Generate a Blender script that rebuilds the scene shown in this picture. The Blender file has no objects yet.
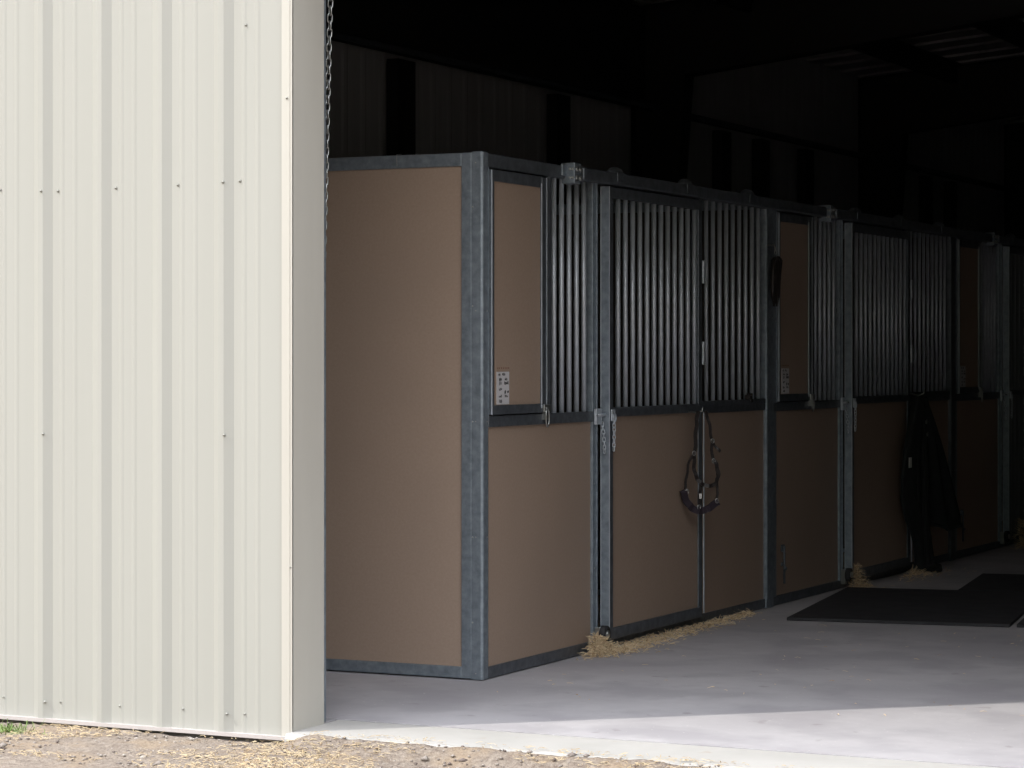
import bpy, bmesh, math, random
from mathutils import Vector, Matrix
random.seed(7)
C = bpy.context.scene.collection
sc = bpy.context.scene
D2R = math.pi/180

# ------------------------------------------------------------------ helpers
class MB:
    """collects shapes, then links them as ONE mesh object"""
    def __init__(s): s.v=[]; s.f=[]; s.m=[]; s.sm=[]
    def add(s, vs, fs, mi=0, smooth=False):
        b=len(s.v); s.v+= [tuple(p) for p in vs]
        for f in fs:
            s.f.append(tuple(b+i for i in f)); s.m.append(mi); s.sm.append(smooth)
        return s
    def box(s, x0,x1,y0,y1,z0,z1, mi=0, bev=0.0):
        if x0>x1: x0,x1=x1,x0
        if y0>y1: y0,y1=y1,y0
        if z0>z1: z0,z1=z1,z0
        if bev<=0:
            vs=[(x0,y0,z0),(x1,y0,z0),(x1,y1,z0),(x0,y1,z0),(x0,y0,z1),(x1,y0,z1),(x1,y1,z1),(x0,y1,z1)]
            return s.add(vs,[(0,3,2,1),(4,5,6,7),(0,1,5,4),(1,2,6,5),(2,3,7,6),(3,0,4,7)],mi)
        bm=bmesh.new(); bmesh.ops.create_cube(bm,size=1)
        for v in bm.verts: v.co=Vector(((x0+x1)/2+v.co.x*(x1-x0),(y0+y1)/2+v.co.y*(y1-y0),(z0+z1)/2+v.co.z*(z1-z0)))
        bmesh.ops.bevel(bm,geom=bm.edges[:]+bm.verts[:],offset=bev,segments=2,profile=.5,affect='EDGES')
        return s.bm(bm,mi,False)
    def bm(s, bm, mi=0, smooth=False):
        bm.verts.index_update()
        s.add([v.co.copy() for v in bm.verts],[[v.index for v in f.verts] for f in bm.faces],mi,smooth)
        bm.free(); return s
    def tube(s, path, r, n=8, mi=0, closed=False):
        P=[Vector(p) for p in path]; N=len(P); vs=[]; fs=[]
        up=Vector((0,0,1)); prev=None
        for i,p in enumerate(P):
            if closed: t=P[(i+1)%N]-P[i-1]
            else: t=P[min(i+1,N-1)]-P[max(i-1,0)]
            t.normalize()
            if prev is None:
                a=t.cross(up)
                if a.length<.1: a=t.cross(Vector((1,0,0)))
            else: a=prev-t*prev.dot(t)
            a.normalize(); prev=a; b=t.cross(a)
            rr=r[i] if isinstance(r,(list,tuple)) else r
            for k in range(n):
                w=2*math.pi*k/n; vs.append(p+a*math.cos(w)*rr+b*math.sin(w)*rr)
        M=N if closed else N-1
        for i in range(M):
            for k in range(n):
                j=(i+1)%N; fs.append((i*n+k,i*n+(k+1)%n,j*n+(k+1)%n,j*n+k))
        if not closed:
            fs.append(tuple(range(n-1,-1,-1))); fs.append(tuple((N-1)*n+k for k in range(n)))
        return s.add(vs,fs,mi,True)
    def cyl(s,p0,p1,r,n=12,mi=0): return s.tube([p0,p1],r,n,mi)
    def ribbon(s, pts, w, t, O, U, V, W, mi=0):
        """flat band along 2-D pts in plane (U,V) at O, thickness along W"""
        vs=[];fs=[];N=len(pts)
        for i,(a,b) in enumerate(pts):
            a0,b0=pts[max(i-1,0)];a1,b1=pts[min(i+1,N-1)]
            dx,dy=a1-a0,b1-b0;l=math.hypot(dx,dy) or 1;nx,ny=-dy/l,dx/l
            ww=w[i] if isinstance(w,(list,tuple)) else w
            wob=.006*math.sin(i*1.3)
            for sx,st in ((-1,-1),(1,-1),(1,1),(-1,1)):
                vs.append(O+U*(a+nx*ww/2*sx)+V*(b+ny*ww/2*sx)+W*(st*t/2+wob))
        for i in range(N-1):
            for k in range(4): fs.append((i*4+k,i*4+(k+1)%4,i*4+4+(k+1)%4,i*4+4+k))
        fs.append((3,2,1,0)); fs.append(tuple((N-1)*4+k for k in range(4)))
        return s.add(vs,fs,mi,False)
    def dome(s, c, rx, ry, rz, mi=0, nu=12, nv=5, axis='z'):
        vs=[];fs=[]
        for j in range(nv+1):
            a=math.pi/2*j/nv
            for k in range(nu):
                w=2*math.pi*k/nu
                x,y,z=rx*math.cos(a)*math.cos(w),ry*math.cos(a)*math.sin(w),rz*math.sin(a)
                if axis=='x': x,y,z=z,x,y
                if axis=='y': x,y,z=y,-z,x
                vs.append((c[0]+x,c[1]+y,c[2]+z))
        for j in range(nv):
            for k in range(nu): fs.append((j*nu+k,j*nu+(k+1)%nu,(j+1)*nu+(k+1)%nu,(j+1)*nu+k))
        fs.append(tuple(range(nu-1,-1,-1)))
        return s.add(vs,fs,mi,True)
    def build(s, name, mats, parent=None, loc=None):
        me=bpy.data.meshes.new(name); me.from_pydata(s.v,[],s.f)
        if not isinstance(mats,(list,tuple)): mats=[mats]
        for m in mats: me.materials.append(m)
        for p,mi,sm in zip(me.polygons,s.m,s.sm): p.material_index=mi; p.use_smooth=sm
        me.update()
        o=bpy.data.objects.new(name,me); C.objects.link(o)
        if parent: o.parent=parent
        if loc: o.location=loc
        return o

def tag(o,label=None,cat=None,group=None,kind=None):
    if label: o['label']=label
    if cat: o['category']=cat
    if group: o['group']=group
    if kind: o['kind']=kind
    return o
def empty(name,loc,label,cat,group=None):
    o=bpy.data.objects.new(name,None); C.objects.link(o); o.location=loc; o.empty_display_size=.1
    return tag(o,label,cat,group)
def struct(o,label=None): return tag(o,label,kind='structure')

# ------------------------------------------------------------------ materials
def mat(name, col, rough=.6, metal=0., spec=.5, nodes=None):
    m=bpy.data.materials.new(name); m.use_nodes=True; nt=m.node_tree
    b=nt.nodes['Principled BSDF']; b.inputs['Base Color'].default_value=(*col,1)
    b.inputs['Roughness'].default_value=rough; b.inputs['Metallic'].default_value=metal
    b.inputs['Specular IOR Level'].default_value=spec
    if nodes: nodes(nt,b)
    return m
def N(nt,t,**kw):
    n=nt.nodes.new(t)
    for k,v in kw.items():
        if k in n.inputs: n.inputs[k].default_value=v
        else: setattr(n,k,v)
    return n
def noise_col(c1,c2,scale=5,detail=6,rough=.6,lo=.35,hi=.65,bump=0,bscale=None,bdist=.01,stretch=None,extra=None):
    def f(nt,b):
        tc=N(nt,'ShaderNodeTexCoord'); src=tc.outputs['Object']
        if stretch:
            mp=N(nt,'ShaderNodeMapping'); mp.inputs['Scale'].default_value=stretch
            nt.links.new(src,mp.inputs[0]); src=mp.outputs[0]
        n=N(nt,'ShaderNodeTexNoise'); n.inputs['Scale'].default_value=scale; n.inputs['Detail'].default_value=detail; n.inputs['Roughness'].default_value=rough
        nt.links.new(src,n.inputs['Vector'])
        r=N(nt,'ShaderNodeValToRGB'); r.color_ramp.elements[0].position=lo; r.color_ramp.elements[1].position=hi
        r.color_ramp.elements[0].color=(*c1,1); r.color_ramp.elements[1].color=(*c2,1)
        nt.links.new(n.outputs['Fac'],r.inputs[0]); out=r.outputs[0]
        if extra: out=extra(nt,tc,out)
        nt.links.new(out,b.inputs['Base Color'])
        if bump:
            n2=N(nt,'ShaderNodeTexNoise'); n2.inputs['Scale'].default_value=bscale or scale*4; n2.inputs['Detail'].default_value=4
            nt.links.new(src,n2.inputs['Vector'])
            bp=N(nt,'ShaderNodeBump'); bp.inputs['Strength'].default_value=bump; bp.inputs['Distance'].default_value=bdist
            nt.links.new(n2.outputs['Fac'],bp.inputs['Height']); nt.links.new(bp.outputs[0],b.inputs['Normal'])
    return f
def speckle(scale,lo,hi,c,fac=1.0):
    """dots of colour c mixed over"""
    def g(nt,tc,out):
        n=N(nt,'ShaderNodeTexNoise'); n.inputs['Scale'].default_value=scale; n.inputs['Detail'].default_value=3
        nt.links.new(tc.outputs['Object'],n.inputs['Vector'])
        r=N(nt,'ShaderNodeMapRange'); r.inputs[1].default_value=lo; r.inputs[2].default_value=hi; r.inputs[4].default_value=fac
        nt.links.new(n.outputs['Fac'],r.inputs[0])
        mx=N(nt,'ShaderNodeMix'); mx.data_type='RGBA'
        nt.links.new(r.outputs[0],mx.inputs[0]); nt.links.new(out,mx.inputs[6]); mx.inputs[7].default_value=(*c,1)
        return mx.outputs[2]
    return g
def chain_extra(*gs):
    def g(nt,tc,out):
        for q in gs: out=q(nt,tc,out)
        return out
    return g

M_SIDING=mat('cream_painted_steel',(0.371,0.364,0.322),.5,nodes=noise_col((0.360,0.357,0.326),(0.374,0.371,0.339),1.2,4,stretch=(4.200,0.700,0.175)))
M_TRIM=mat('cream_trim_steel',(0.470,0.450,0.408),.5,nodes=noise_col((0.455,0.436,0.392),(0.486,0.470,0.423),1.5,4,bump=.08,bscale=3,bdist=.01,stretch=(2.352,2.352,0.392)))
M_BASE=mat('white_base_trim',(0.465,0.427,0.413),.45)
M_SCREW=mat('screw_grey',(.30,.30,.27),.45,.4)
M_GALV=mat('galvanised_steel',(0.398,0.438,0.491),.5,.65,nodes=noise_col((0.199,0.232,0.265),(0.331,0.377,0.424),26,5,.6,.3,.7,bump=.05,bscale=60,bdist=.002))
M_GALVD=mat('darkened_galvanised_steel',(0.213,0.231,0.250),.5,.7,nodes=noise_col((0.112,0.125,0.144),(0.194,0.213,0.237),22,5,.65,.3,.7,bump=.05,bscale=60,bdist=.002))  # same steel darkened, partly to paint shade on faces and far posts
M_BAR=mat('galvanised_grille_tube',(.5,.53,.57),.48,.55,nodes=noise_col((.50,.54,.59),(.62,.66,.72),12,4,.6,.3,.7))
M_BRIGHT=mat('zinc_plated_hardware',(0.403,0.410,0.403),.3,.9)
M_BOARD=mat('brown_resin_board',(0.330,0.245,0.189),.55,nodes=noise_col((0.330,0.241,0.185),(0.368,0.274,0.213),90,5,.7,.35,.65,bump=.12,bscale=160,bdist=.002,
            extra=speckle(1.3,.45,.75,(0.295,0.222,0.176),.5)))
M_SHADEBOARD=mat('shaded_partition_board',(.05,.042,.036),.8)  # partition board darkened to paint in the shade inside the stalls
M_CARD=mat('white_card',(0.576,0.560,0.576),.6)
M_INK=mat('black_ink',(.03,.03,.03),.7)
M_RUST=mat('rust_marks',(.22,.11,.07),.8)
M_CONC=mat('grey_concrete',(0.486,0.474,0.486),.85,nodes=noise_col((0.382,0.364,0.377),(0.468,0.452,0.459),2.2,8,.65,.3,.7,bump=.25,bscale=45,bdist=.003,
            extra=chain_extra(speckle(2.6,.47,.62,(0.321,0.305,0.321),.6),speckle(1.1,.50,.66,(0.304,0.286,0.304),.55),speckle(60,.70,.74,(0.752,0.729,0.679),.6),speckle(9,.66,.74,(0.243,0.219,0.219),.5))))
M_APRON=mat('pale_concrete_apron',(0.418,0.408,0.390),.85,nodes=noise_col((0.372,0.362,0.339),(0.437,0.422,0.399),3,8,.6,.3,.7,bump=.25,bscale=50,bdist=.003,
            extra=speckle(7,.66,.74,(0.335,0.260,0.186),.5)))
M_RUBBER=mat('black_rubber',(0.025,0.025,0.027),.75,nodes=noise_col((0.016,0.016,0.019),(0.035,0.034,0.037),8,5,bump=.3,bscale=90,bdist=.002))
M_GRAVEL=mat('sandy_gravel',(.4,.33,.25),.95,nodes=noise_col((.15,.115,.09),(.30,.255,.21),38,8,.75,.35,.65,bump=.9,bscale=70,bdist=.012,
            extra=chain_extra(speckle(5,.5,.65,(.30,.22,.14),.5),speckle(120,.62,.68,(.16,.12,.10),.7))))
M_PEBBLE=mat('pebble',(.45,.40,.34),.9,nodes=noise_col((.12,.09,.08),(.38,.34,.30),9,3))
def straw_mat(name,cols):
    m=bpy.data.materials.new(name); m.use_nodes=True; nt=m.node_tree; b=nt.nodes['Principled BSDF']
    g=N(nt,'ShaderNodeNewGeometry'); r=N(nt,'ShaderNodeValToRGB')
    e=r.color_ramp.elements; e[0].color=(*cols[0],1); e[1].color=(*cols[-1],1)
    for i,c in enumerate(cols[1:-1]): k=e.new((i+1)/(len(cols)-1)); k.color=(*c,1)
    nt.links.new(g.outputs['Random Per Island'],r.inputs[0]); nt.links.new(r.outputs[0],b.inputs['Base Color']); b.inputs['Roughness'].default_value=.75
    return m
M_STRAW=straw_mat('dry_straw',[(.28,.19,.11),(.44,.33,.19),(.54,.43,.27),(.36,.29,.18)])
M_HAY=straw_mat('loose_hay',[(.42,.29,.17),(.66,.50,.31),(.78,.63,.42),(.55,.44,.28)])
M_GRASS=straw_mat('green_grass',[(.12,.2,.05),(.25,.33,.1)])
M_DARKWALL=mat('dark_inner_wall_steel',(0.230,0.230,0.230),.8,nodes=noise_col((0.460,0.460,0.460),(0.529,0.529,0.529),1.5,4,stretch=(2.300,9.200,0.690)))
M_ROOF=mat('grey_roof_sheet',(0.360,0.360,0.360),.7,nodes=noise_col((0.360,0.360,0.360),(0.540,0.540,0.522),2,4))
M_STEEL=mat('dark_primer_steel',(.02,.02,.022),.6,.2)
M_SHAV=mat('stall_bedding',(.3,.22,.13),.95,nodes=noise_col((.22,.15,.09),(.4,.3,.19),20,6,bump=.8,bscale=40,bdist=.02))
M_BLACKCLOTH=mat('black_rug_fabric',(.012,.014,.015),.8,nodes=noise_col((.010,.011,.012),(.018,.022,.022),14,4,bump=.2,bscale=200,bdist=.001))
M_STRAP=mat('black_brown_leather',(.018,.013,.012),.5)
M_PAD=mat('dark_purple_padding',(.022,.014,.022),.85)
M_ROPE=mat('black_rope',(.012,.012,.013),.9)
M_WHITETAG=mat('white_tag',(.6,.6,.58),.6)
M_SHEET=mat('dull_steel_sheet',(.22,.23,.24),.6,.3)

# ------------------------------------------------------------------ measures (metres; camera stands at x=0, y=0)
FX=-4.90            # plane of the stall fronts
Y0=9.79             # near corner of the stalls
PER=3.64            # one stall
H=2.286
WY0,WY1=8.17,8.39   # thickness of the front wall
JX=-4.88            # left jamb of the opening
RX=-1.22            # right jamb
HEAD=3.5
LX=-8.62            # inner face of left barn wall
BX=2.6              # right barn wall
BY=32.7             # back wall
RIDGE=-3.05
def roofz(x): return 4.42+.083*(min(x,2*RIDGE-x)-LX)

# ------------------------------------------------------------------ floor, apron and ground
f=MB(); f.box(LX,BX,8.52,BY,-.25,0); struct(f.build('floor',M_CONC),'grey concrete barn floor')
a=MB()
# front slab strip with a ragged old outer edge
n=120; xs=[JX-.004+(RX-JX+.008)*i/n for i in range(n+1)]
rg=random.Random(3)
edge=[8.115+.012*math.sin(x*3.1)+.006*math.sin(x*11)+rg.uniform(-.004,.004) for x in xs]
vs=[];fs=[]
for i,x in enumerate(xs): vs+=[(x,edge[i],-.002-.02),(x,edge[i]+.015,-.002),(x,8.512,-.002),(x,edge[i],-.25),(x,8.512,-.25)]
for i in range(n):
    b=i*5;c=b+5
    fs+=[(b,c,c+1,b+1),(b+1,c+1,c+2,b+2),(b+3,c+3,c,b),(b+2,c+2,c+4,b+4),(b+4,c+4,c+3,b+3)]
fs+=[(0,1,2,4,3),tuple(n*5+k for k in (3,4,2,1,0))]
a.add(vs,fs); struct(a.build('trim_3',M_APRON),'pale concrete sill strip across the barn opening')

def fbm(x,y,s=1.):
    from mathutils import noise
    return noise.fractal(Vector((x*s,y*s,0)),1.0,2.0,5)
def lift(x,y):
    a=max(0,min(1,(y-7.93)/.17)); b=max(0,min(1,(x-JX+.03)/.13))
    return .043*a*a*(3-2*a)*b
# ground : far plane plus a finely displaced strip by the wall
g=MB()
GX0,GX1,GY0,GY1=-7.2,0.2,7.2,8.28
nx,ny=420,90
vs=[];fs=[]
for j in range(ny+1):
    y=GY0+(GY1-GY0)*j/ny
    for i in range(nx+1):
        x=GX0+(GX1-GX0)*i/nx
        base=-.045
        if x>JX-.05:   # gravel laps onto the slab edge
            base=-.045+lift(x,y)
            if y>8.105+.02*fbm(x*2,4.,1.5): base-= (y-8.10)*1.2
        elif y>WY0-.02: base-=.02
        z=base+.010*fbm(x,y,3)+.006*fbm(x,y,14)
        if j==0 or i in (0,nx): z=-.05
        vs.append((x,y,z))
for j in range(ny):
    for i in range(nx):
        p=j*(nx+1)+i; fs.append((p,p+1,p+nx+2,p+nx+1))
g.add(vs,fs,0,True)
# surrounding yard, with the strip left out
Z=-.05
def quad(x0,x1,y0,y1): g.add([(x0,y0,Z),(x1,y0,Z),(x1,y1,Z),(x0,y1,Z)],[(0,1,2,3)])
quad(-60,60,-60,GY0); quad(-60,GX0,GY0,60); quad(GX1,60,GY0,8.1); quad(BX+.2,60,8.1,60); quad(GX0,BX+.2,33,60)
struct(g.build('ground',M_GRAVEL),'sandy gravel yard in front of the barn')

def blades(name,pts,m,label,cat,ln=(.02,.06),w=(.0012,.0028),tilt=.25,seed=1,top=True,group=None):
    r=random.Random(seed); b=MB()
    for (x,y,z) in pts:
        L=r.uniform(*ln); W=r.uniform(*w); a=r.uniform(0,2*math.pi); t=r.gauss(0,tilt)
        d=Vector((math.cos(a)*math.cos(t),math.sin(a)*math.cos(t),abs(math.sin(t))))
        s=Vector((-math.sin(a),math.cos(a),0))*W; p=Vector((x,y,z+.001))
        q=p+d*L*.5+Vector((0,0,r.uniform(0,.004))); e=p+d*L
        up=Vector((0,0,W*.8))
        vs=[p-s,p+s,p+up,q-s,q+s,q+up,e-s,e+s,e+up]
        b.add(vs,[(0,1,4,3),(1,2,5,4),(2,0,3,5),(3,4,7,6),(4,5,8,7),(5,3,6,8),(0,2,1),(6,7,8)])
    o=b.build(name,m); tag(o,label,cat,group,'stuff'); return o
r=random.Random(11); pts=[]
while len(pts)<7500:
    x=r.uniform(-6.6,-1.6); y=r.uniform(7.45,8.2)
    dens=.35+fbm(x,y,1.6)*1.2
    if x>JX and y>8.0: dens+=.25
    if x<JX and y>8.14: continue
    if x>JX and y>8.06 and r.random()>.25: continue
    if r.random()>dens: continue
    z=-.045+ lift(x,y)
    pts.append((x,y,z+.004))
blades('straw_litter',pts,M_STRAW,'dry golden straw litter strewn along the gravel edge','straw',ln=(.010,.035),w=(.0008,.002),tilt=.15,seed=5)
pts=[]
for k in range(160):
    a=r.uniform(0,6.28);q=abs(r.gauss(0,.05)); pts.append((-6.01+math.cos(a)*q*1.4,7.93+math.sin(a)*q,-.045))
blades('grass_tuft',pts,M_GRASS,'small green grass tuft in the gravel at the foot of the siding','grass',ln=(.02,.05),w=(.001,.002),tilt=.9,seed=8)
# pebbles
b=MB(); r=random.Random(4)
for k in range(1500):
    x=r.uniform(-6.6,-1.6); y=r.uniform(7.4,8.12 if x>JX else 8.12)
    z=-.043+lift(x,y)
    s=r.uniform(.003,.010)*(1 if r.random()>.06 else 1.8)
    R=Matrix.Rotation(r.uniform(0,6),3,'Z')
    vs=[];
    for v in ((1,0,0),(-1,0,0),(0,1,0),(0,-1,0),(0,0,1),(0,0,-1)):
        p=R@Vector((v[0]*s*r.uniform(.8,1.4),v[1]*s*r.uniform(.7,1.1),v[2]*s*r.uniform(.4,.8))); vs.append(p+Vector((x,y,z)))
    b.add(vs,[(0,2,4),(2,1,4),(1,3,4),(3,0,4),(2,0,5),(1,2,5),(3,1,5),(0,3,5)],0,True)
tag(b.build('gravel_stones',M_PEBBLE),'small loose stones scattered over the sandy yard','gravel',kind='stuff')

# ------------------------------------------------------------------ front wall with ribbed siding
w=MB()
def profile(x0,x1,ribs,hgt=.020,top=.022,flank=.034,yb=WY0):
    """ribbed sheet outline from x0 to x1 (x, y) ; ribs = x of right edge of each rib top"""
    pts=[(x0,yb)]
    for i,rx in enumerate(ribs):
        nxt=ribs[i+1] if i+1<len(ribs) else None
        seq=[(rx-top-flank,yb),(rx-top,yb-hgt),(rx,yb-hgt),(rx+flank,yb)]
        fl=rx+flank
        for k in (.075,.135):   # minor beads in the pan
            c=fl+k-.03
            seq+=[(c-.012,yb),(c-.004,yb-.0022),(c+.004,yb-.0022),(c+.012,yb)]
        for p in seq:
            if x0<p[0]<x1 and p[0]>pts[-1][0]: pts.append(p)
    pts.append((x1,yb)); return pts
def extrude_profile(w,pts,z0,z1,mi=0):
    vs=[];fs=[]
    for (x,y) in pts: z1x=z1(x) if callable(z1) else z1; vs+=[(x,y,z0),(x,y,z1x)]
    for i in range(len(pts)-1):
        a=i*2; fs.append((a,a+2,a+3,a+1))
    w.add(vs,fs,mi)
RIBR=[-5.177-.279*k for k in range(0,16)][::-1]
pl=profile(-8.78,JX-.03,RIBR)
SB=-.02   # bottom of the sheet
extrude_profile(w,pl,SB,lambda x:roofz(x)+.1)
# sheet over the door and to its right
r2=[-5.177+.279*(k+2) for k in range(12)]
extrude_profile(w,profile(JX-.03,RX+.02,r2),HEAD,lambda x:roofz(x)+.1)
r3=[RX+.2+.279*k for k in range(16)]
extrude_profile(w,profile(RX+.02,BX+.16,r3),SB,lambda x:roofz(x)+.1)
# inner body of the wall
def wallbody(x0,x1,z0):
    ya,yb=WY0+.012,WY1
    zt0,zt1=roofz(x0)+.1,roofz(x1)+.1
    vs=[(x0,ya,z0),(x1,ya,z0),(x1,yb,z0),(x0,yb,z0),(x0,ya,zt0),(x1,ya,zt1),(x1,yb,zt1),(x0,yb,zt0)]
    w.add(vs,[(0,3,2,1),(4,5,6,7),(0,1,5,4),(1,2,6,5),(2,3,7,6),(3,0,4,7)],1)
wallbody(-8.78,JX-.006,0); wallbody(JX-.006,RIDGE,HEAD+.006); wallbody(RIDGE,RX+.006,HEAD+.006); wallbody(RX+.006,BX+.16,0)
wf=struct(w.build('wall_front',[M_SIDING,M_DARKWALL]),'cream ribbed steel siding wall left of the opening')
# jamb trim
t=MB()
for sx,X in ((1,JX),(-1,RX)):
    t.box(X-.006*sx,X,WY0-.010,WY1+.004,-.012,HEAD)          # return into the opening
    t.box(X-.048*sx,X,WY0-.009,WY0-.005,-.022,HEAD+.05)      # face flange
    t.box(X-.048*sx,X-.046*sx,WY0-.008,WY0,-.022,HEAD+.05)
    t.box(X-.024*sx,X-.012*sx,WY0-.0105,WY0-.008,-.022,HEAD+.05)
    t.box(X-.006*sx,X,WY0-.013,WY0-.006,-.022,HEAD)
t.box(JX,RX,WY0-.018,WY1+.004,HEAD,HEAD+.006); t.box(JX,RX,WY0-.02,WY0-.014,HEAD,HEAD+.05)
struct(t.build('trim_1',M_TRIM),'cream steel jamb trim around the opening')
t=MB()
t.box(-8.80,JX-.0005,WY0-.026,WY0+.012,-.034,-.020)
t.box(RX,BX+.18,WY0-.026,WY0+.012,-.034,-.020)
struct(t.build('trim_2',M_BASE),'white base trim under the siding')
# footing below the siding
t=MB(); t.box(-8.78,JX-.02,WY0+.03,8.515,-.3,-.003); struct(t.build('baseboard_front',M_CONC))
# screws on the siding
scr=[(.5,190),(41,191),(58,191),(116,188),(178,185),(223,182),(240,181),(246,25),(43,434),(224,435),(4,697),(45,702),(61,702),(120,706),(183,709),(227,714),(245,714),(287,98),(291,567)]
CS,SN=math.cos(25.93*D2R),math.sin(25.93*D2R); FP=2534.
def on_y(px,py,y):
    s=(px-512)/FP
    # x*CS + y*SN = s*(-x*SN + y*CS)
    x=(s*y*CS-y*SN)/(CS+s*SN); Zc=-x*SN+y*CS
    return Vector((x,y,1.4+(357-py)*Zc/FP))
for px,py in scr:
    yy=WY0-.009 if px>280 else WY0-.02 if ( any(abs(px-q)<6 for q in (43,102,162,224))) else WY0
    p=on_y(px,py,yy-.001)
    s=MB(); s.dome((p.x,p.y+.001,p.z),.0065,.0065,.004,0,8,2,'y'); s.cyl((p.x,p.y+.001,p.z),(p.x,p.y-.006,p.z),.0036,6)
    s.build('screw',M_SCREW,wf)

# ------------------------------------------------------------------ barn shell
def ribwall_y(name,x,y0,y1,z0,z1,side,m):
    """wall in the plane x, ribs pointing side"""
    b=MB(); pts=[]; y=y0
    while y<y1:
        pts+=[(x,y),(x,min(y+.17,y1)),(x+side*.006,min(y+.195,y1)),(x+side*.006,min(y+.235,y1)),(x,min(y+.26,y1))]; y+=.26
    vs=[];fs=[]
    for (a,c) in pts: vs+=[(a,c,z0),(a,c,z1)]
    for i in range(len(pts)-1): fs.append((i*2,i*2+2,i*2+3,i*2+1))
    b.add(vs,fs,0); b.box(x-side*.14,x-side*.01,y0,y1,z0,z1,0)
    return b.build(name,m)
struct(ribwall_y('wall_left',LX,WY1,BY,0,roofz(LX)+.03,1,M_DARKWALL),'dark inner side wall behind the stalls')
struct(ribwall_y('wall_right',BX,WY1,BY,0,roofz(LX)+.03,-1,M_DARKWALL))
b=MB(); vs=[(LX,BY,0),(BX,BY,0),(BX,BY,roofz(BX)),(RIDGE,BY,roofz(RIDGE)),(LX,BY,roofz(LX))]
vs+= [(x,y+.15,z) for x,y,z in vs]; b.add(vs,[(0,1,2,3,4),(9,8,7,6,5),(0,5,6,1),(1,6,7,2),(2,7,8,3),(3,8,9,4),(4,9,5,0)])
struct(b.build('wall_back',M_DARKWALL),'dark end wall')
# roof sheets
b=MB()
for xa,xb in ((LX-.25,RIDGE),(RIDGE,BX+.25)):
    za,zb=roofz(xa),roofz(xb); nr=90
    for i in range(nr):
        ya=WY0-.05+(BY+.2-WY0)*i/nr; yb=WY0-.05+(BY+.2-WY0)*(i+1)/nr; h=.025 if i%2 else 0
        b.add([(xa,ya,za+h),(xb,ya,zb+h),(xb,yb,zb+h),(xa,yb,za+h),(xa,ya,za+.06),(xb,ya,zb+.06),(xb,yb,zb+.06),(xa,yb,za+.06)],
              [(0,3,2,1),(4,5,6,7),(0,1,5,4),(1,2,6,5),(2,3,7,6),(3,0,4,7)])
struct(b.build('ceiling',M_ROOF),'grey roof sheets on purlins')
# tapered steel frames
for k,yf in enumerate((13.9,20.1,26.3,32.3)):
    b=MB()
    for sx in (1,-1):
        def X(d): return LX+.03+d if sx==1 else BX-.03-d
        y0_,y1_=yf-.10,yf+.10
        # column: flanges and web
        prof=[(0,0),(.22,0),(.50,3.80),(RIDGE-LX-.03,3.80+.12*(RIDGE-LX-.6)),(RIDGE-LX-.03,roofz(RIDGE)-.02),(0,roofz(LX)-.02)]
        vs=[(X(d),yf-.006,z) for d,z in prof]+[(X(d),yf+.006,z) for d,z in prof]
        n=len(prof); fs=[tuple(range(n)),tuple(range(2*n-1,n-1,-1))]+[(i,(i+1)%n,n+(i+1)%n,n+i) for i in range(n)]
        b.add(vs,fs)
        for i in range(n):   # flanges
            if i in (0,3): continue
            p,q=prof[i],prof[(i+1)%n]
            dx,dz=q[0]-p[0],q[1]-p[1]; l=math.hypot(dx,dz); nx_,nz_=-dz/l*.008,dx/l*.008
            vs=[]
            for (u,v) in (p,q):
                for s in (0,1):
                    for yy in (y0_,y1_): vs.append((X(u+nx_*s),yy,v+nz_*s))
            b.add(vs,[(0,1,3,2),(4,6,7,5),(0,4,5,1),(2,3,7,6),(0,2,6,4),(1,5,7,3)])
    struct(b.build('steel_frame',M_STEEL),'dark tapered steel portal frame of the barn')
# purlins and girt
for i,xp in enumerate([LX+1.1+1.25*k for k in range(8)]):
    b=MB(); z=roofz(xp)-.004
    b.box(xp-.002,xp+.002,WY1,BY,z-.2,z); b.box(xp-.002,xp+.06,WY1,BY,z-.004,z); b.box(xp-.06,xp+.002,WY1,BY,z-.2,z-.196)
    struct(b.build('roof_purlin',M_STEEL))
b=MB(); b.box(LX+.0,LX+.2,WY1,BY,3.56,3.565); b.box(LX+.195,LX+.2,WY1,BY,3.50,3.565); b.box(LX+.02,LX+.2,WY1,19.9,3.565,4.38); struct(b.build('wall_girt',M_STEEL),'steel girt along the side wall')
# dark door posts on the side wall
for y in (12.6,15.8,18.45,22.06,23.1,24.4,28.6,29.6):
    b=MB(); b.box(LX+.02,LX+.11,y-.13,y+.13,0,3.5); struct(b.build('wall_post',M_STEEL),'dark post against the barn side wall')
b=MB(); b.tube([(LX+.27,9,3.53),(LX+.27,14,3.52),(LX+.27,19,3.53),(LX+.27,21,3.52),(LX+.27,30,3.53)],.022,8)
for y in (11,14.3,17.4,20.6,23.8,27): b.box(LX+.202,LX+.25,y-.02,y+.02,3.51,3.54)
tag(b.build('conduit_pipe',M_GALVD),'thin grey conduit pipe running high along the dark barn side wall','pipe')

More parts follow.
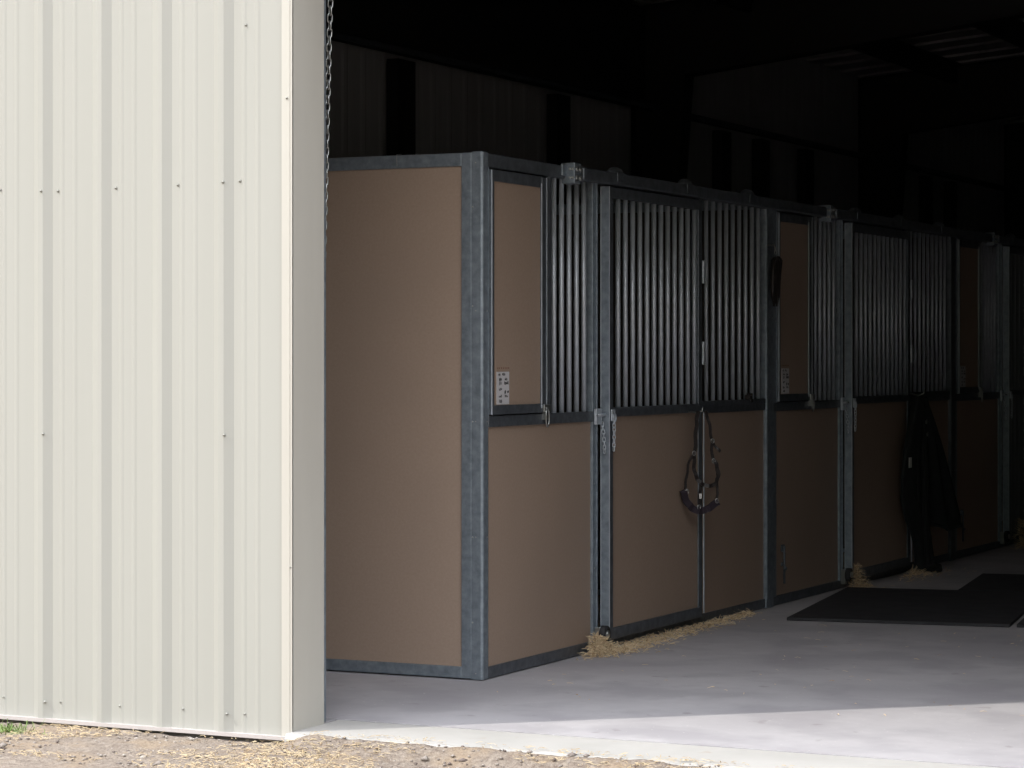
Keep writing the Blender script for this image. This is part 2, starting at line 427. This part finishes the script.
# roll-up door guide and hoist chain inside the jamb
b=MB(); b.box(JX-.07,JX-.018,WY1+.006,WY1+.05,0,HEAD+.1); b.box(JX-.07,JX-.06,WY1+.05,WY1+.10,0,HEAD+.1); struct(b.build('trim_4',M_GALV),'steel door guide inside the left jamb')
b=MB()
def link(b,c,ax,L,W,R,r_):
    pts=[]
    for k in range(14):
        a=2*math.pi*k/14; cx,sx=math.cos(a),math.sin(a)
        z=(L/2-W/2)*(1 if sx>0 else -1)+sx*W/2
        pts.append(R@Vector((cx*W/2*(1-ax),cx*W/2*ax,z))+c)
    b.tube(pts,r_,6,0,True)
def chain_along(b,P,L=.036,W=.020,r_=.0032):
    P=[Vector(p) for p in P]; seg=0; pos=P[0].copy(); i=0; step=L-2*r_*1.15
    pts=[P[0]]; 
    d=0
    total=sum((P[k+1]-P[k]).length for k in range(len(P)-1)); n=int(total/step)
    def at(s):
        for k in range(len(P)-1):
            l=(P[k+1]-P[k]).length
            if s<=l or k==len(P)-2: return P[k]+(P[k+1]-P[k])*(s/l),(P[k+1]-P[k]).normalized()
            s-=l
    for i in range(n):
        c,t=at((i+.5)*step)
        R=Vector((0,0,1)).rotation_difference(t).to_matrix()
        R=R@Matrix.Rotation(35*D2R,3,'Z')
        link(b,c,i%2,L,W,R,r_)
yc=8.52
def cp(px,z): p=on_y(px,0,yc); return (p.x,yc,z)
chain_along(b,[cp(332.8,3.5),cp(330.5,2.78),cp(329.0,2.60),cp(327.3,2.35),cp(326.0,2.14),cp(323.5,1.8),cp(319,1.3)])
tag(b.build('hoist_chain',M_BRIGHT),'thin steel hoist chain hanging down just inside the left door jamb','chain')

# ------------------------------------------------------------------ stall side panels (closed board panels)
def side_panel(y,label,yside,bm_=None):
    e=empty('stall_side_panel',(FX,y,0),label,'stall panel','board panels between the stalls')
    x1,x0=0.0,-3.66
    b=MB(); th=.045
    b.box(x0,x1-.104,0.001,th,H-.058,H,0,.004); b.box(x0,x1-.104,0.001,th,.006,.056,0,.004)
    b.box(x0,x0+.05,0,th,.056,H-.058); 
    b.box(x1-.105,x1-.056,-.0,th,.006,H,0,.003)
    b.build('panel_frame',M_GALV,e)
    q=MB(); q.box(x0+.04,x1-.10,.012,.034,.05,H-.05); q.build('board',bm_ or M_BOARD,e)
    return e,x0,x1
e,x0,x1=side_panel(Y0,'wide brown board end panel facing the barn opening','')
# rounded corner post of the near end
def corner_post(e,x,y):
    b=MB(); R=.012; n=4; prof=[(x,y+.075),(x-.012,y+.075),(x-.012,y+.045)]
    prof=[]
    # outer quarter-round corner between side panel (plane y) and front (plane x)
    for k in range(n+1):
        a=-math.pi/2+math.pi/2*k/n
        prof.append((x-R+math.cos(a)*R,y+R+math.sin(a)*R))
    prof=[(x-.055,y)]+prof+[(x,y+.05),(x-.055,y+.05)]
    n=len(prof)
    vs=[(px,py,z) for z in (.004,H) for px,py in prof]
    b.add(vs,[tuple(range(n-1,-1,-1)),tuple(range(n,2*n))]+[(i,(i+1)%n,n+(i+1)%n,n+i) for i in range(n)])
    # rounded cap
    b.box(x-.056,x-.004,y+.004,y+.048,H,H+.004,0,.0015)
    return b
cpost=corner_post(e,0,0)
for z in (.25,1.12,1.62,2.05,.62): cpost.dome((-.050,0,z),.004,.004,.003,1,8,2,'y')
for z in (2.24,1.12,1.60,.62,.03): cpost.dome((-.035,.002,z),.0045,.0045,.003,1,8,2,'y')
cpost.build('corner_post',[M_GALV,M_BRIGHT],e)
for xx in (-.42,-1.05):
    b=MB(); b.tube([(xx,-.004,H-.05),(xx,-.006,H+.002),(xx+.01,.02,H+.006)],.0016,5); b.build('wire_tie',M_BRIGHT,e)
side_panel(Y0+PER-.06,'brown board partition behind the bars between the first and second stalls','',M_SHADEBOARD)
side_panel(Y0+2*PER-.06,'brown board partition behind the bars between the second and third stalls','',M_SHADEBOARD)

# ------------------------------------------------------------------ stall fronts
MID0,MID1=1.095,1.143
def bars(parent,ys,x,z0,z1,r_=.0125,m=None):
    for y in ys:
        s=MB(); s.cyl((x,y,z0),(x,y,z1),r_,14); s.build('grille_bar',m or M_BAR,parent)
def bolts(b,x,ys,zs,mi=1):
    for y in ys:
        for z in zs: b.dome((x,y,z),.004,.004,.003,mi,8,2,'x')
def stall_front(idx,label,solid=False):
    yb=Y0+PER*idx
    e=empty('horse_stall',(FX,yb,0),label,'horse stall','horse stalls along the aisle')
    L=PER
    s0=.0 if idx else .05
    # frames ------------------------------------------------
    b=MB(); b.box(-.045,0,s0,L-.001,H-.062,H-.002,0,.004); bolts(b,0,(.06,.66,1.1),(H-.03,))
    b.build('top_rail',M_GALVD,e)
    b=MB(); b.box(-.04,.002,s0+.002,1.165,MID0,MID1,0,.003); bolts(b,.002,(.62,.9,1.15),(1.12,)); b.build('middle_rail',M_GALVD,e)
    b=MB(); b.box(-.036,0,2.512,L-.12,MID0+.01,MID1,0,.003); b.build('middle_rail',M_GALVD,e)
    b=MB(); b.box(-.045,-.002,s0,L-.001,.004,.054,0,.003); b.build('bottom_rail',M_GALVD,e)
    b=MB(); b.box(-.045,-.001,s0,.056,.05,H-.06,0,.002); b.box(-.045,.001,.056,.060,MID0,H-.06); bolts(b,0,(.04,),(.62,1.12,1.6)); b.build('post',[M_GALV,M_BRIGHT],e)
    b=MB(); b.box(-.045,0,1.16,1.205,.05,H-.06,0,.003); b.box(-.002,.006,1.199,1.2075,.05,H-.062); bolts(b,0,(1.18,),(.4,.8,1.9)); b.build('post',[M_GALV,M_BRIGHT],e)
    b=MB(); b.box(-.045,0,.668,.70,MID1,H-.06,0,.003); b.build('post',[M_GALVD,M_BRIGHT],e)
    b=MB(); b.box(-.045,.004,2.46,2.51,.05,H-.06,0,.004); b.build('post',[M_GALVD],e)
    b=MB(); b.box(-.045,.006,L-.125,L-.005,.0,H-.055,0,.004); b.box(.006,.009,L-.12,L-.112,.05,H-.1); bolts(b,.006,(L-.08,L-.03),(.62,1.62)); b.build('post',[M_GALV if idx==0 else M_GALVD,M_BRIGHT],e)  # posts past the first stall darkened for the deeper shade
    # boards ------------------------------------------------
    b=MB(); b.box(-.030,-.012,.08,1.17,.05,MID0+.004); b.build('board',M_BOARD,e)
    b=MB(); b.box(-.030,-.012,2.505,L-.12,.05,MID0+.014); b.build('board',M_BOARD,e)
    # grille beside the feed door and the fixed grille --------
    bars(e,[.772+.0835*k for k in range(5)],-.022,MID1-.01,H-.055)
    bars(e,[2.565+.0975*k for k in range(10)],-.018,MID1-.01,H-.055,.0115)
    b=MB(); b.box(-.03,.004,2.512,L-.125,MID1-.004,MID1+.026,0,.006); b.build('grille_sill',M_GALVD,e)
    # feed door ---------------------------------------------
    fy0,fy1,fz0,fz1=.062,.664,MID1+.006,H-.072
    b=MB(); fw=.048
    b.box(-.028,.011,fy0+.028,fy1-.092,fz1-fw,fz1); b.box(-.028,.011,fy0+.028,fy1-.092,fz0,fz0+.04)
    b.box(-.028,.012,fy0,fy0+.028,fz0,fz1,0,.003); b.box(-.028,.012,fy1-.088,fy1,fz0,fz1,0,.003)
    b.box(.010,.0135,fy0,fy0+.006,fz0,fz1,1); b.box(.010,.0135,fy1-.097,fy1-.089,fz0+.02,fz1-.03,1)  # bright slivers paint highlight lines along the feed door edges
    b.box(.012,.014,fy1-.042,fy1-.038,fz0,fz1,1)
    fd=b.build('feed_door',[M_GALVD,M_BAR],e); fd['label']='galvanised frame of the feed door'
    b=MB(); b.box(-.012,.002,fy0+.02,fy1-.08,fz0+.03,fz1-fw+.01); b.build('door_board',M_BOARD,fd)
    # card with handwriting-like marks
    b=MB(); cy0,cy1,cz0,cz1=.128,.25,1.192,1.335
    b.box(.0021,.0045,cy0,cy1,cz0,cz1,0)
    rr=random.Random(31+idx)
    rows=[(.92,[(.12,.30),(.42,.70)]),(.77,[(.18,.42),(.64,.86)]),(.65,[(.2,.40),(.60,.96)]),(.46,[(.18,.44)]),(.38,[(.62,.74),(.84,.96)]),(.25,[(.16,.40),(.64,.90)]),(.10,[(.2,.42)])]
    for v,sp in rows:
        for (u0,u1) in sp:
            n=max(2,int((u1-u0)/.07))
            for k in range(n):
                ua=u0+(u1-u0)*k/n; hh=rr.uniform(.025,.055)
                yy=cy0+(cy1-cy0)*ua; zz=cz0+(cz1-cz0)*(v+rr.uniform(-.012,.012))
                b.box(.0045,.0050,yy,yy+(cy1-cy0)*.045,zz-(cz1-cz0)*hh,zz+(cz1-cz0)*hh,1)
                if rr.random()<.6: b.box(.0045,.0050,yy,yy+(cy1-cy0)*.075,zz-.001,zz+.002,1)
    for k in range(7): b.box(.0021,.0026,cy0+.01+k*.018,cy0+.018+k*.018,cz1+.012,cz1+.02,2)
    c=b.build('information_card',[M_CARD,M_INK,M_RUST],fd); c['label']='white card with small black marks'
    # snap latch under the feed door
    b=MB(); b.box(.012,.022,.580,.650,fz0+.002,fz0+.036,0,.003); b.box(.002,.016,.595,.635,MID0+.02,fz0+.01)
    pts=[(.024,.607+.017*math.cos(a),MID1-.018+.042*math.sin(a)) for a in [2*math.pi*k/16 for k in range(16)]]
    b.tube(pts,.0032,6,0,True); b.dome((.022,.60,fz0+.02),.006,.006,.005,0,8,2,'x')
    c=b.build('snap_latch',M_BRIGHT,fd)
    # track bracket with four bolts -----------------------------
    b=MB(); b.box(.0,.012,.80,1.06,H-.05,H+.004,0,.003); b.box(-.02,.05,.845,.925,H-.085,H+.012,0,.005)
    for yy in (.868,.905):
        for zz in (H-.018,H-.058): b.dome((.05,yy,zz),.014,.014,.010,1,10,3,'x')
    for yy in (.868,.895):
        for zz in (H-.018,H-.058): b.dome((.002+.025,.845,zz) if yy<.87 else (.04,.845,zz),.008,.008,.006,1,10,3,'y')
    c=b.build('track_bracket',[M_GALV,M_BRIGHT],e)
    # box track -------------------------------------------------
    b=MB(); b.box(.012,.062,.93,L+.75,H-.064,H-.006,0,.008); 
    b.build('door_track',M_GALVD,e)
    for yy in (1.36,2.25,3.15):
        b=MB(); b.dome((.03,yy,H-.010),.034,.075,.036); b.box(.058,.066,yy-.05,yy+.05,H-.05,H-.006,0,.002); b.build('roller_cap',M_GALVD,e)
    # sliding door ------------------------------------------------
    dy0,dy1=1.240,2.455; dx0,dx1=.006,.053; dz0,dz1=.055,2.212
    b=MB()
    b.box(dx0,dx1,dy0,dy0+.006,dz0,dz1,0,.002); b.box(dx0,dx1-.001,dy0+.006,dy0+.045,dz0,dz1,1,.002)            # leading stile: paler end plate paints the light on it, front painted darker
    b.box(dx0,dx1-.010,dy1-.05,dy1,dz0,dz1,1,.003)
    b.box(dx0,dx1-.004,dy0+.04,dy1-.04,dz1-.052,dz1-.002,1,.003); b.box(dx0,dx1-.002,dy0+.04,dy1-.04,dz0,dz0+.052,1,.003)
    b.box(dx0,dx1+.004,dy0+.04,dy1-.04,1.114,1.158,1,.010)
    b.box(dx1-.001,dx1+.004,dy1-.012,dy1,dz0+.02,1.114,2)  # pale strip paints the highlight down the rear flange
    b.box(dx0,dx0+.003,dy0-.003,dy0,dz0,dz1,2); b.box(dx1-.002,dx1+.001,dy0-.003,dy0+.001,dz0,dz1,2)
    sd=b.build('sliding_door',[M_GALV,M_GALVD,M_BAR],e); sd['label']='galvanised frame of the sliding door'
    if solid:
        b=MB(); b.box(dx0+.015,dx0+.03,dy0+.03,dy1-.03,dz0+.03,dz1-.03)
        for k in range(9): b.box(dx0+.03,dx0+.036,dy0+.1+k*.12,dy0+.13+k*.12,dz0+.05,dz1-.05,0,.002)
        b.build('door_sheet',M_SHEET,sd)
    else:
        b=MB(); b.box(dx0+.014,dx0+.030,dy0+.035,dy1-.035,dz0+.04,1.12); b.build('door_board',M_BOARD,sd)
        bars(sd,[dy0+.075+.0895*k for k in range(13)],dx0+.018,1.15,dz1-.045)
        for zz in (1.42,1.84): b=MB(); b.box(dx1,dx1+.012,dy1-.035,dy1-.015,zz-.06,zz+.06,0,.004); b.build('door_pull',M_BAR,sd)
    # slide latch with loop chain
    b=MB(); b.box(.004,.018,1.165,1.232,1.08,1.155,0,.002); b.cyl((.03,1.16,1.125),(.03,1.24,1.125),.007,8); b.box(.053,.062,1.25,1.29,1.095,1.15,0,.003)
    for k in range(5): b.dome((.02,1.215+.0,1.09+.014*k),.003,.003,.003,0,6,2,'x')
    pts=[(.022,1.22,1.09),(.028,1.224,1.04),(.032,1.226,.985),(.03,1.228,.93)]
    chain_along(b,pts,.024,.014,.0024); chain_along(b,[(.064,1.262,1.12),(.066,1.264,1.06),(.066,1.262,1.0),(.064,1.262,.94)],.024,.014,.0024)
    pts=[(.066,1.27+.018*math.cos(a),1.11+.02*math.sin(a)) for a in [2*math.pi*k/14 for k in range(14)]]; b.tube(pts,.003,6,0,True)
    b.build('slide_latch',M_BAR,e)
    # floor guide roller
    b=MB(); b.cyl((.034,1.196,.088),(.060,1.196,.088),.040,16,1); b.cyl((.060,1.196,.088),(.068,1.196,.088),.018,10,0); b.cyl((.0,1.196,.088),(.034,1.196,.088),.010,8,0); b.box(.0,.030,1.180,1.212,.03,.12,0,.004)
    b.build('guide_roller',[M_BRIGHT,M_RUBBER],e)
    # drop bolt low on the post
    if idx:
        b=MB(); b.box(.010,.02,.095,.14,.30,.34,0,.002); b.box(.010,.02,.095,.14,.22,.24,0,.002); b.cyl((.024,.117,.12),(.024,.117,.33),.007,8); b.dome((.03,.117,.205),.012,.012,.012,0,8,3,'x')
        b.build('drop_bolt',M_GALVD,e)
    # rail along the floor under the sliding door
    return e
stall_front(0,'nearest stall front, brightest lit, with a dark halter hung on its barred sliding door')
stall_front(1,'second stall front from the opening, with a black rug hung at its sliding door')
stall_front(2,'farthest stall front in the dark, with a plain grey sheet sliding door',solid=True)

# bedding in the stalls
b=MB(); vs=[];fs=[]; nx,ny=20,60
for j in range(ny+1):
    for i in range(nx+1):
        x=LX+.02+(FX-.06-LX-.02)*i/nx; y=Y0+.06+(3*PER-.1)*j/ny; vs.append((x,y,.02+.025*abs(fbm(x,y,2))))
for j in range(ny):
    for i in range(nx): p=j*(nx+1)+i; fs.append((p,p+1,p+nx+2,p+nx+1))
b.add(vs,fs,0,True); tag(b.build('bedding',M_SHAV),'tan shavings bedding on the stall floors behind the fronts','bedding',kind='stuff')

# ------------------------------------------------------------------ straw on the aisle floor
r=random.Random(21); pts=[]
for k in range(1500):
    t=r.random()**1.3; y=11.02+t*1.95; off=abs(r.gauss(0,.05))*(1.5-t)
    pts.append((FX+.02+off+.01,y,.001+ (.02*max(0,1-off/.08))*r.random()))
blades('straw_row',pts,M_HAY,'thin row of straw along the floor under the first sliding door','straw',ln=(.015,.045),seed=2)
def tuft(x,y,n,s,h,label,seed,ny_=1.0):
    r=random.Random(seed); pts=[]
    for k in range(n):
        a=r.uniform(0,6.28); q=abs(r.gauss(0,s)); pts.append((x+abs(math.cos(a)*q*.8),y+math.sin(a)*q*ny_,r.uniform(0,h)*math.exp(-(q/s)**2*.6)))
    blades('hay_tuft',pts,M_HAY,label,'hay',ln=(.012,.045),tilt=.35,seed=seed)
tuft(FX+.04,10.90,1200,.075,.085,'tan hay tuft piled at the foot of the first sliding door roller',3,1.2)
tuft(FX+.06,14.70,500,.07,.14,'small brownish hay tuft at the foot of the second sliding door roller',4)
tuft(FX+.10,15.75,420,.12,.03,'flat scatter of hay on the floor beneath the black rug',6,2.2)
tuft(FX+.12,18.35,600,.10,.22,'dark hay heap at the foot of the farthest grey door',9,1.5)
r=random.Random(5); pts=[(r.uniform(-4.7,-2.3),r.uniform(9.3,13.2),.0005) for k in range(110)]
blades('straw_bits',pts,M_HAY,'sparse loose straw bits lying on the grey aisle floor','straw',ln=(.008,.035),tilt=.05,seed=12)

# ------------------------------------------------------------------ rubber mats
def mat_obj(cx,cy,ang,wx,wy,label,z=0.0):
    b=MB(); b.box(0,wx,0,wy,0,.018,0,.004)
    nrib=int(wy/.06)
    o=b.build('rubber_mat',M_RUBBER,None,(cx,cy,z)); o.rotation_euler.z=ang*D2R
    tag(o,label,'mat','black rubber mats on the aisle floor'); return o
mat_obj(-4.573,12.74,8.5,1.17,1.86,'black rubber mat nearest the stalls, its whole near edge in view')
mat_obj(-4.20,14.70,8.5,1.83,1.18,'black rubber mat lying behind the front one, set further right',.001)
mat_obj(-3.385,12.93,8.5,1.17,1.80,'black rubber mat corner cut by the right edge of the picture')

# ------------------------------------------------------------------ horse halter on the first stall
def frame(px,py,x):   # world point of picture position on plane x
    s=(px-512)/FP; y=(x*CS+s*x*SN)/(s*CS-SN); Zc=-x*SN+y*CS
    return Vector((x,y,1.4+(357-py)*Zc/FP))
O=frame(700,465,-4.775); k_=(-O.x*SN+O.y*CS)/FP
U=Vector((.70,.714,0)); W=Vector((.714,-.70,0)); V=Vector((0,0,1))
def P2(l): return [((a-700)*k_/.94,(465-c)*k_) for a,c in l]
def smooth(l,n=4):
    out=[]
    for i in range(len(l)-1):
        p0=l[max(i-1,0)];p1=l[i];p2=l[i+1];p3=l[min(i+2,len(l)-1)]
        for t in range(n):
            t/=n; out.append(tuple(.5*((2*p1[q])+(-p0[q]+p2[q])*t+(2*p0[q]-5*p1[q]+4*p2[q]-p3[q])*t*t+(-p0[q]+3*p1[q]-3*p2[q]+p3[q])*t**3) for q in (0,1)))
    out.append(l[-1]); return out
e=empty('horse_halter',(O.x,O.y,O.z-.25),'dark leather horse halter hanging from the middle rail of the first stall','halter')
OL=O-Vector(e.location)
def rb(name,l,w,m,t=.005,off=0): b=MB(); b.ribbon(smooth(P2(l)),w,t,OL+W*off,U,V,W); return b.build(name,m,e)
rb('crown_strap',[(697,411),(696,420),(695,432),(694,450),(693,462),(694,473),(698,481),(704,485),(711,486),(716,482),(718,474),(716,465),(713,459)],.019,M_STRAP,.005,.01)
rb('cheek_strap',[(705,411),(708,418),(711,433),(712,446),(713,460)],.015,M_STRAP)
rb('strap_end',[(712,439),(715,446),(721,452)],.013,M_STRAP,.004,.004)
rb('cheek_strap',[(693,453),(688,465),(686,479),(684.5,491)],.012,M_STRAP)
rb('cheek_strap',[(717,470),(718,485),(717,501)],.012,M_STRAP)
rb('noseband',[(682,490),(686,501),(692,508),(700,511),(709,508),(718,502)],.034,M_PAD,.012,.004)
rb('chin_strap',[(701,485),(699.5,496),(698.5,508)],.014,M_STRAP)
for (a,c) in ((693,453),(712,441),(713,461),(686,491),(716.5,501),(698,507)):
    q=P2([(a,c)])[0]; b=MB(); cc=OL+U*q[0]+V*q[1]+W*.012
    b.tube([cc+U*.009*math.cos(w)+V*.012*math.sin(w) for w in [2*math.pi*k/12 for k in range(12)]],.0018,6,0,True)
    b.cyl(cc-V*.01,cc+V*.01,.0012,6); b.build('buckle',M_BRIGHT,e)
q=P2([(699,496)])[0]; b=MB(); cc=OL+U*q[0]+V*q[1]+W*.016
b.add([cc+U*s*.007+V*t*.013+W*d for d in (0,.003) for s,t in ((-1,-1),(1,-1),(1,1),(-1,1))],[(3,2,1,0),(4,5,6,7),(0,1,5,4),(1,2,6,5),(2,3,7,6),(3,0,4,7)]); b.build('tag_plate',M_WHITETAG,e)
# hook holding it
b=MB(); h=OL+V*(465-411)*k_
b.tube([Vector((-.065,0,h.z-.005))+Vector((h.x,h.y,0)),Vector((h.x-.02,h.y,h.z-.008)),Vector((h.x+.012,h.y,h.z)),Vector((h.x+.016,h.y,h.z+.02))],.004,8); b.build('hook',M_BRIGHT,e)

# ------------------------------------------------------------------ strap bundle on the post between stall 1 and 2
p=frame(772,247,-4.86)
e=empty('strap_bundle',(p.x,p.y,p.z-.35),'black strap bundle hung from a snap hook on the post after the first stall','straps')
b=MB(); zt=.35
b.tube([(-.03,-.0,zt+.01),(.012,0,zt+.012),(.018,.0,zt-.005)],.004,6); chain_along(b,[(.018,0,zt-.004),(.022,.008,zt-.055)],.022,.013,.002); b.build('snap_hook',M_BRIGHT,e)
b=MB()
for k in range(5):
    u=-.034+.018*k
    b.tube([(.01+.006*(k%2),u*.3+.01,zt-.058),(.02+.004*k,u,zt-.075),(.022,u*1.3,zt-.16),(.018,u*1.2,zt-.25-.02*(k%3)),(.016,u*.8,zt-.30-.015*((k*2)%3))],[.007,.013,.014,.012,.006],8)
b.tube([(.03,-.03,zt-.075),(.035,.0,zt-.062),(.035,.03,zt-.072),(.033,.045,zt-.10)],[.008,.013,.014,.006],8)
b.build('strap',M_STRAP,e)
# small black clip on the fixed grille sill
p=frame(748,403,-4.89)
b=MB(); b.box(-.01,.02,-.022,.022,-.004,.022,0,.004); b.box(-.006,.026,-.008,.008,.018,.03,0,.003); b.box(.018,.024,-.015,.015,-.02,.0,0,.002)
o=b.build('grille_clip',M_STRAP,None,(p.x+.0,p.y,1.172)); tag(o,'small black clip on the sill under the fixed bars of the first stall','clip')

# ------------------------------------------------------------------ black rug and lead ropes on the second stall
e=empty('horse_rug',(FX,15.86,0),'black horse rug draped from the middle rail of the second stall','rug')
b=MB(); nu,nv=60,44; vs=[];fs=[]
for j in range(nv+1):
    v=j/nv
    yl=-.02+.18*v**.7+.03*math.sin(v*5); yr=.10+.80*min(1,v/.95)**.85+.05*v*v
    for i in range(nu+1):
        u=i/nu
        zt=1.15-.05*abs(u-.3)*(1-v); zb=.30-.05*u+.02*math.sin(u*9)
        z=zt+(zb-zt)*v
        fold=math.sin(u*17+v*1.2)*.020*(.5+v*.6)+math.sin(u*7+2+v)*.022*v
        x=.10+.035*math.sin(math.pi*u)+fold
        if j==nv: x-=.01
        vs.append((x,yl+(yr-yl)*u,z))
for j in range(nv):
    for i in range(nu): p=j*(nu+1)+i; fs.append((p,p+1,p+nu+2,p+nu+1))
b.add(vs,fs,0,True); o=b.build('rug_cloth',M_BLACKCLOTH,e); md=o.modifiers.new('t','SOLIDIFY'); md.thickness=.008
b=MB(); b.tube([(.105+.0+.035*math.sin(math.pi*u)+math.sin(u*17+1.2)*.020*1.1+math.sin(u*7+3)*.022, (.16-.029)+(.95-.131)*u, .30-.05*u+.02*math.sin(u*9)) for u in [k/60 for k in range(61)]],.011,8); b.build('hem_binding',M_BLACKCLOTH,e)
b=MB()
for (dy,z0) in ((.03,.98),(.055,.90)):
    b=MB(); b.tube([(.150,dy+.016*math.cos(w),z0+.012*math.sin(w)) for w in [2*math.pi*k/10 for k in range(10)]],.0025,6,0,True); b.cyl((.150,dy,z0-.012),(.150,dy+.012,z0+.016),.003,6); b.build('buckle',M_BRIGHT,e)
b=MB(); b.tube([(.02,.05,1.165),(.09,.05,1.15),(.13,.05,1.165),(.13,.05,1.19)],.006,8); b.build('rug_hook',M_BRIGHT,e)

e=empty('lead_rope',(FX,15.70,0),'black lead ropes and straps hanging beside the rug, their ends on the floor','rope')
rg=random.Random(14)
for k in range(7):
    y0=.10+.02*rg.uniform(-1,1); sp=rg.uniform(-.20,.14)
    zb=[.02,.26,.33,.5,.22,.42,.03][k]
    path=[(.10,y0,1.13),(.14,y0+sp*.6,.85),(.15,y0+sp,.6),(.15,y0+sp*.6,(.6+zb)/2),(.13,y0+.04+sp*.15,zb+.03)]
    if zb<.1: path=[(.10,y0,1.13),(.15,y0+.02,.8),(.16,y0+.05,.4),(.16,y0+.08+.02*k,.08),(.18,y0+.12,.022),(.17,y0+.26,.02)]
    b=MB(); P_=[Vector(q) for q in path]; fine=[]
    for i in range(len(P_)-1):
        for t in range(6): fine.append(P_[i].lerp(P_[i+1],t/6))
    fine.append(P_[-1]); 
    for _ in range(3): fine=[fine[0]]+[(fine[i-1]+fine[i]*2+fine[i+1])/4 for i in range(1,len(fine)-1)]+[fine[-1]]
    b.tube(fine,.016 if zb<.1 else .013,8); b.build('rope',M_ROPE,e)
# bundled fold (thick part) 
b=MB(); vs=[];fs=[]; nu=22
ring=[(1.14,.05,.10),(1.0,.10,.08),(.8,.19,.03),(.62,.25,.01),(.5,.24,.01),(.36,.17,.05),(.26,.10,.11),(.16,.05,.16),(.06,.05,.17),(.01,.055,.18)]
for j,(z,hw,cy) in enumerate(ring):
    for i in range(nu):
        a=2*math.pi*i/nu; rr_=1+.14*math.sin(a*5+j*.7)
        vs.append((.115+.035*math.cos(a)*rr_,cy+hw*math.sin(a)*rr_,z))
for j in range(len(ring)-1):
    for i in range(nu): fs.append((j*nu+i,(j+1)*nu+i,(j+1)*nu+(i+1)%nu,j*nu+(i+1)%nu))
fs.append(tuple(range(nu))); fs.append(tuple((len(ring)-1)*nu+i for i in range(nu-1,-1,-1)))
b.add(vs,fs,0,True); b.build('folded_girth',M_BLACKCLOTH,e)
b=MB(); pts=[]
for k in range(60):
    a=k/60*4*math.pi; R_=.07+.02*math.sin(k*.2); pts.append((.17+R_*.7*math.cos(a),.22+R_*1.3*math.sin(a),.018+.013*k/20+.004*math.sin(a*2)))
b.tube(pts,.014,8); b.build('rope_coil',M_ROPE,e)
b=MB(); p=frame(910,463,-4.735)-Vector(e.location)
b.box(p.x,p.x+.004,p.y-.028,p.y+.028,p.z-.03,p.z+.035,0,.001); b.build('white_tag',M_WHITETAG,e)

# ------------------------------------------------------------------ light
SKY=5.0; SUN=2.85; DIMBAND=.23
w_=bpy.data.worlds.new('sky'); sc.world=w_; w_.use_nodes=True; nt=w_.node_tree
bg=nt.nodes['Background']
# hazy daylight sky above an unseen dark band added to cut horizon light
tc=nt.nodes.new('ShaderNodeTexCoord'); sp=nt.nodes.new('ShaderNodeSeparateXYZ'); nz=nt.nodes.new('ShaderNodeTexNoise'); nz.inputs['Scale'].default_value=14
ad=nt.nodes.new('ShaderNodeMath'); ad.operation='MULTIPLY_ADD'; ad.inputs[1].default_value=-.12
rp=nt.nodes.new('ShaderNodeValToRGB'); nt.links.new(tc.outputs['Generated'],sp.inputs[0]); nt.links.new(tc.outputs['Generated'],nz.inputs['Vector'])
nt.links.new(nz.outputs['Fac'],ad.inputs[0]); nt.links.new(sp.outputs['Z'],ad.inputs[2]); nt.links.new(ad.outputs[0],rp.inputs[0])
e=rp.color_ramp.elements
e[0].position=0; e[0].color=(.035,.045,.03,1); e[1].position=1; e[1].color=(.68,.71,.80,1)
for p,c in ((DIMBAND-.01,(.035,.045,.03,1)),(DIMBAND+.01,(.69,.69,.69,1)),(.5,(.72,.735,.78,1))): q=e.new(p); q.color=c
nt.links.new(rp.outputs[0],bg.inputs[0]); bg.inputs[1].default_value=SKY
EL=46*D2R
sd=bpy.data.lights.new('sun','SUN'); sd.energy=SUN; sd.angle=.6*D2R; sd.color=(1,.955,.87)
so=bpy.data.objects.new('sun',sd); C.objects.link(so)
dirv=-Vector((-.751*math.cos(EL),-.66*math.cos(EL),math.sin(EL)))
so.rotation_euler=dirv.to_track_quat('-Z','Y').to_euler(); so.location=(-5,-6,12)

# ------------------------------------------------------------------ camera
cd=bpy.data.cameras.new('camera'); cam=bpy.data.objects.new('camera',cd); C.objects.link(cam)
cam.location=(0,0,1.4); cam.rotation_euler=(90*D2R,0,25.93*D2R)
cd.sensor_width=36; cd.lens=FP/1024*36; cd.shift_y=-27/1024; cd.clip_end=200
sc.camera=cam
sc.view_settings.view_transform='Standard'; sc.view_settings.look='None'; sc.view_settings.gamma=1; sc.view_settings.use_curve_mapping=False
sc.view_settings.exposure=0.0
sc.cycles.use_denoising=True
sc.cycles.max_bounces=8; sc.cycles.diffuse_bounces=5
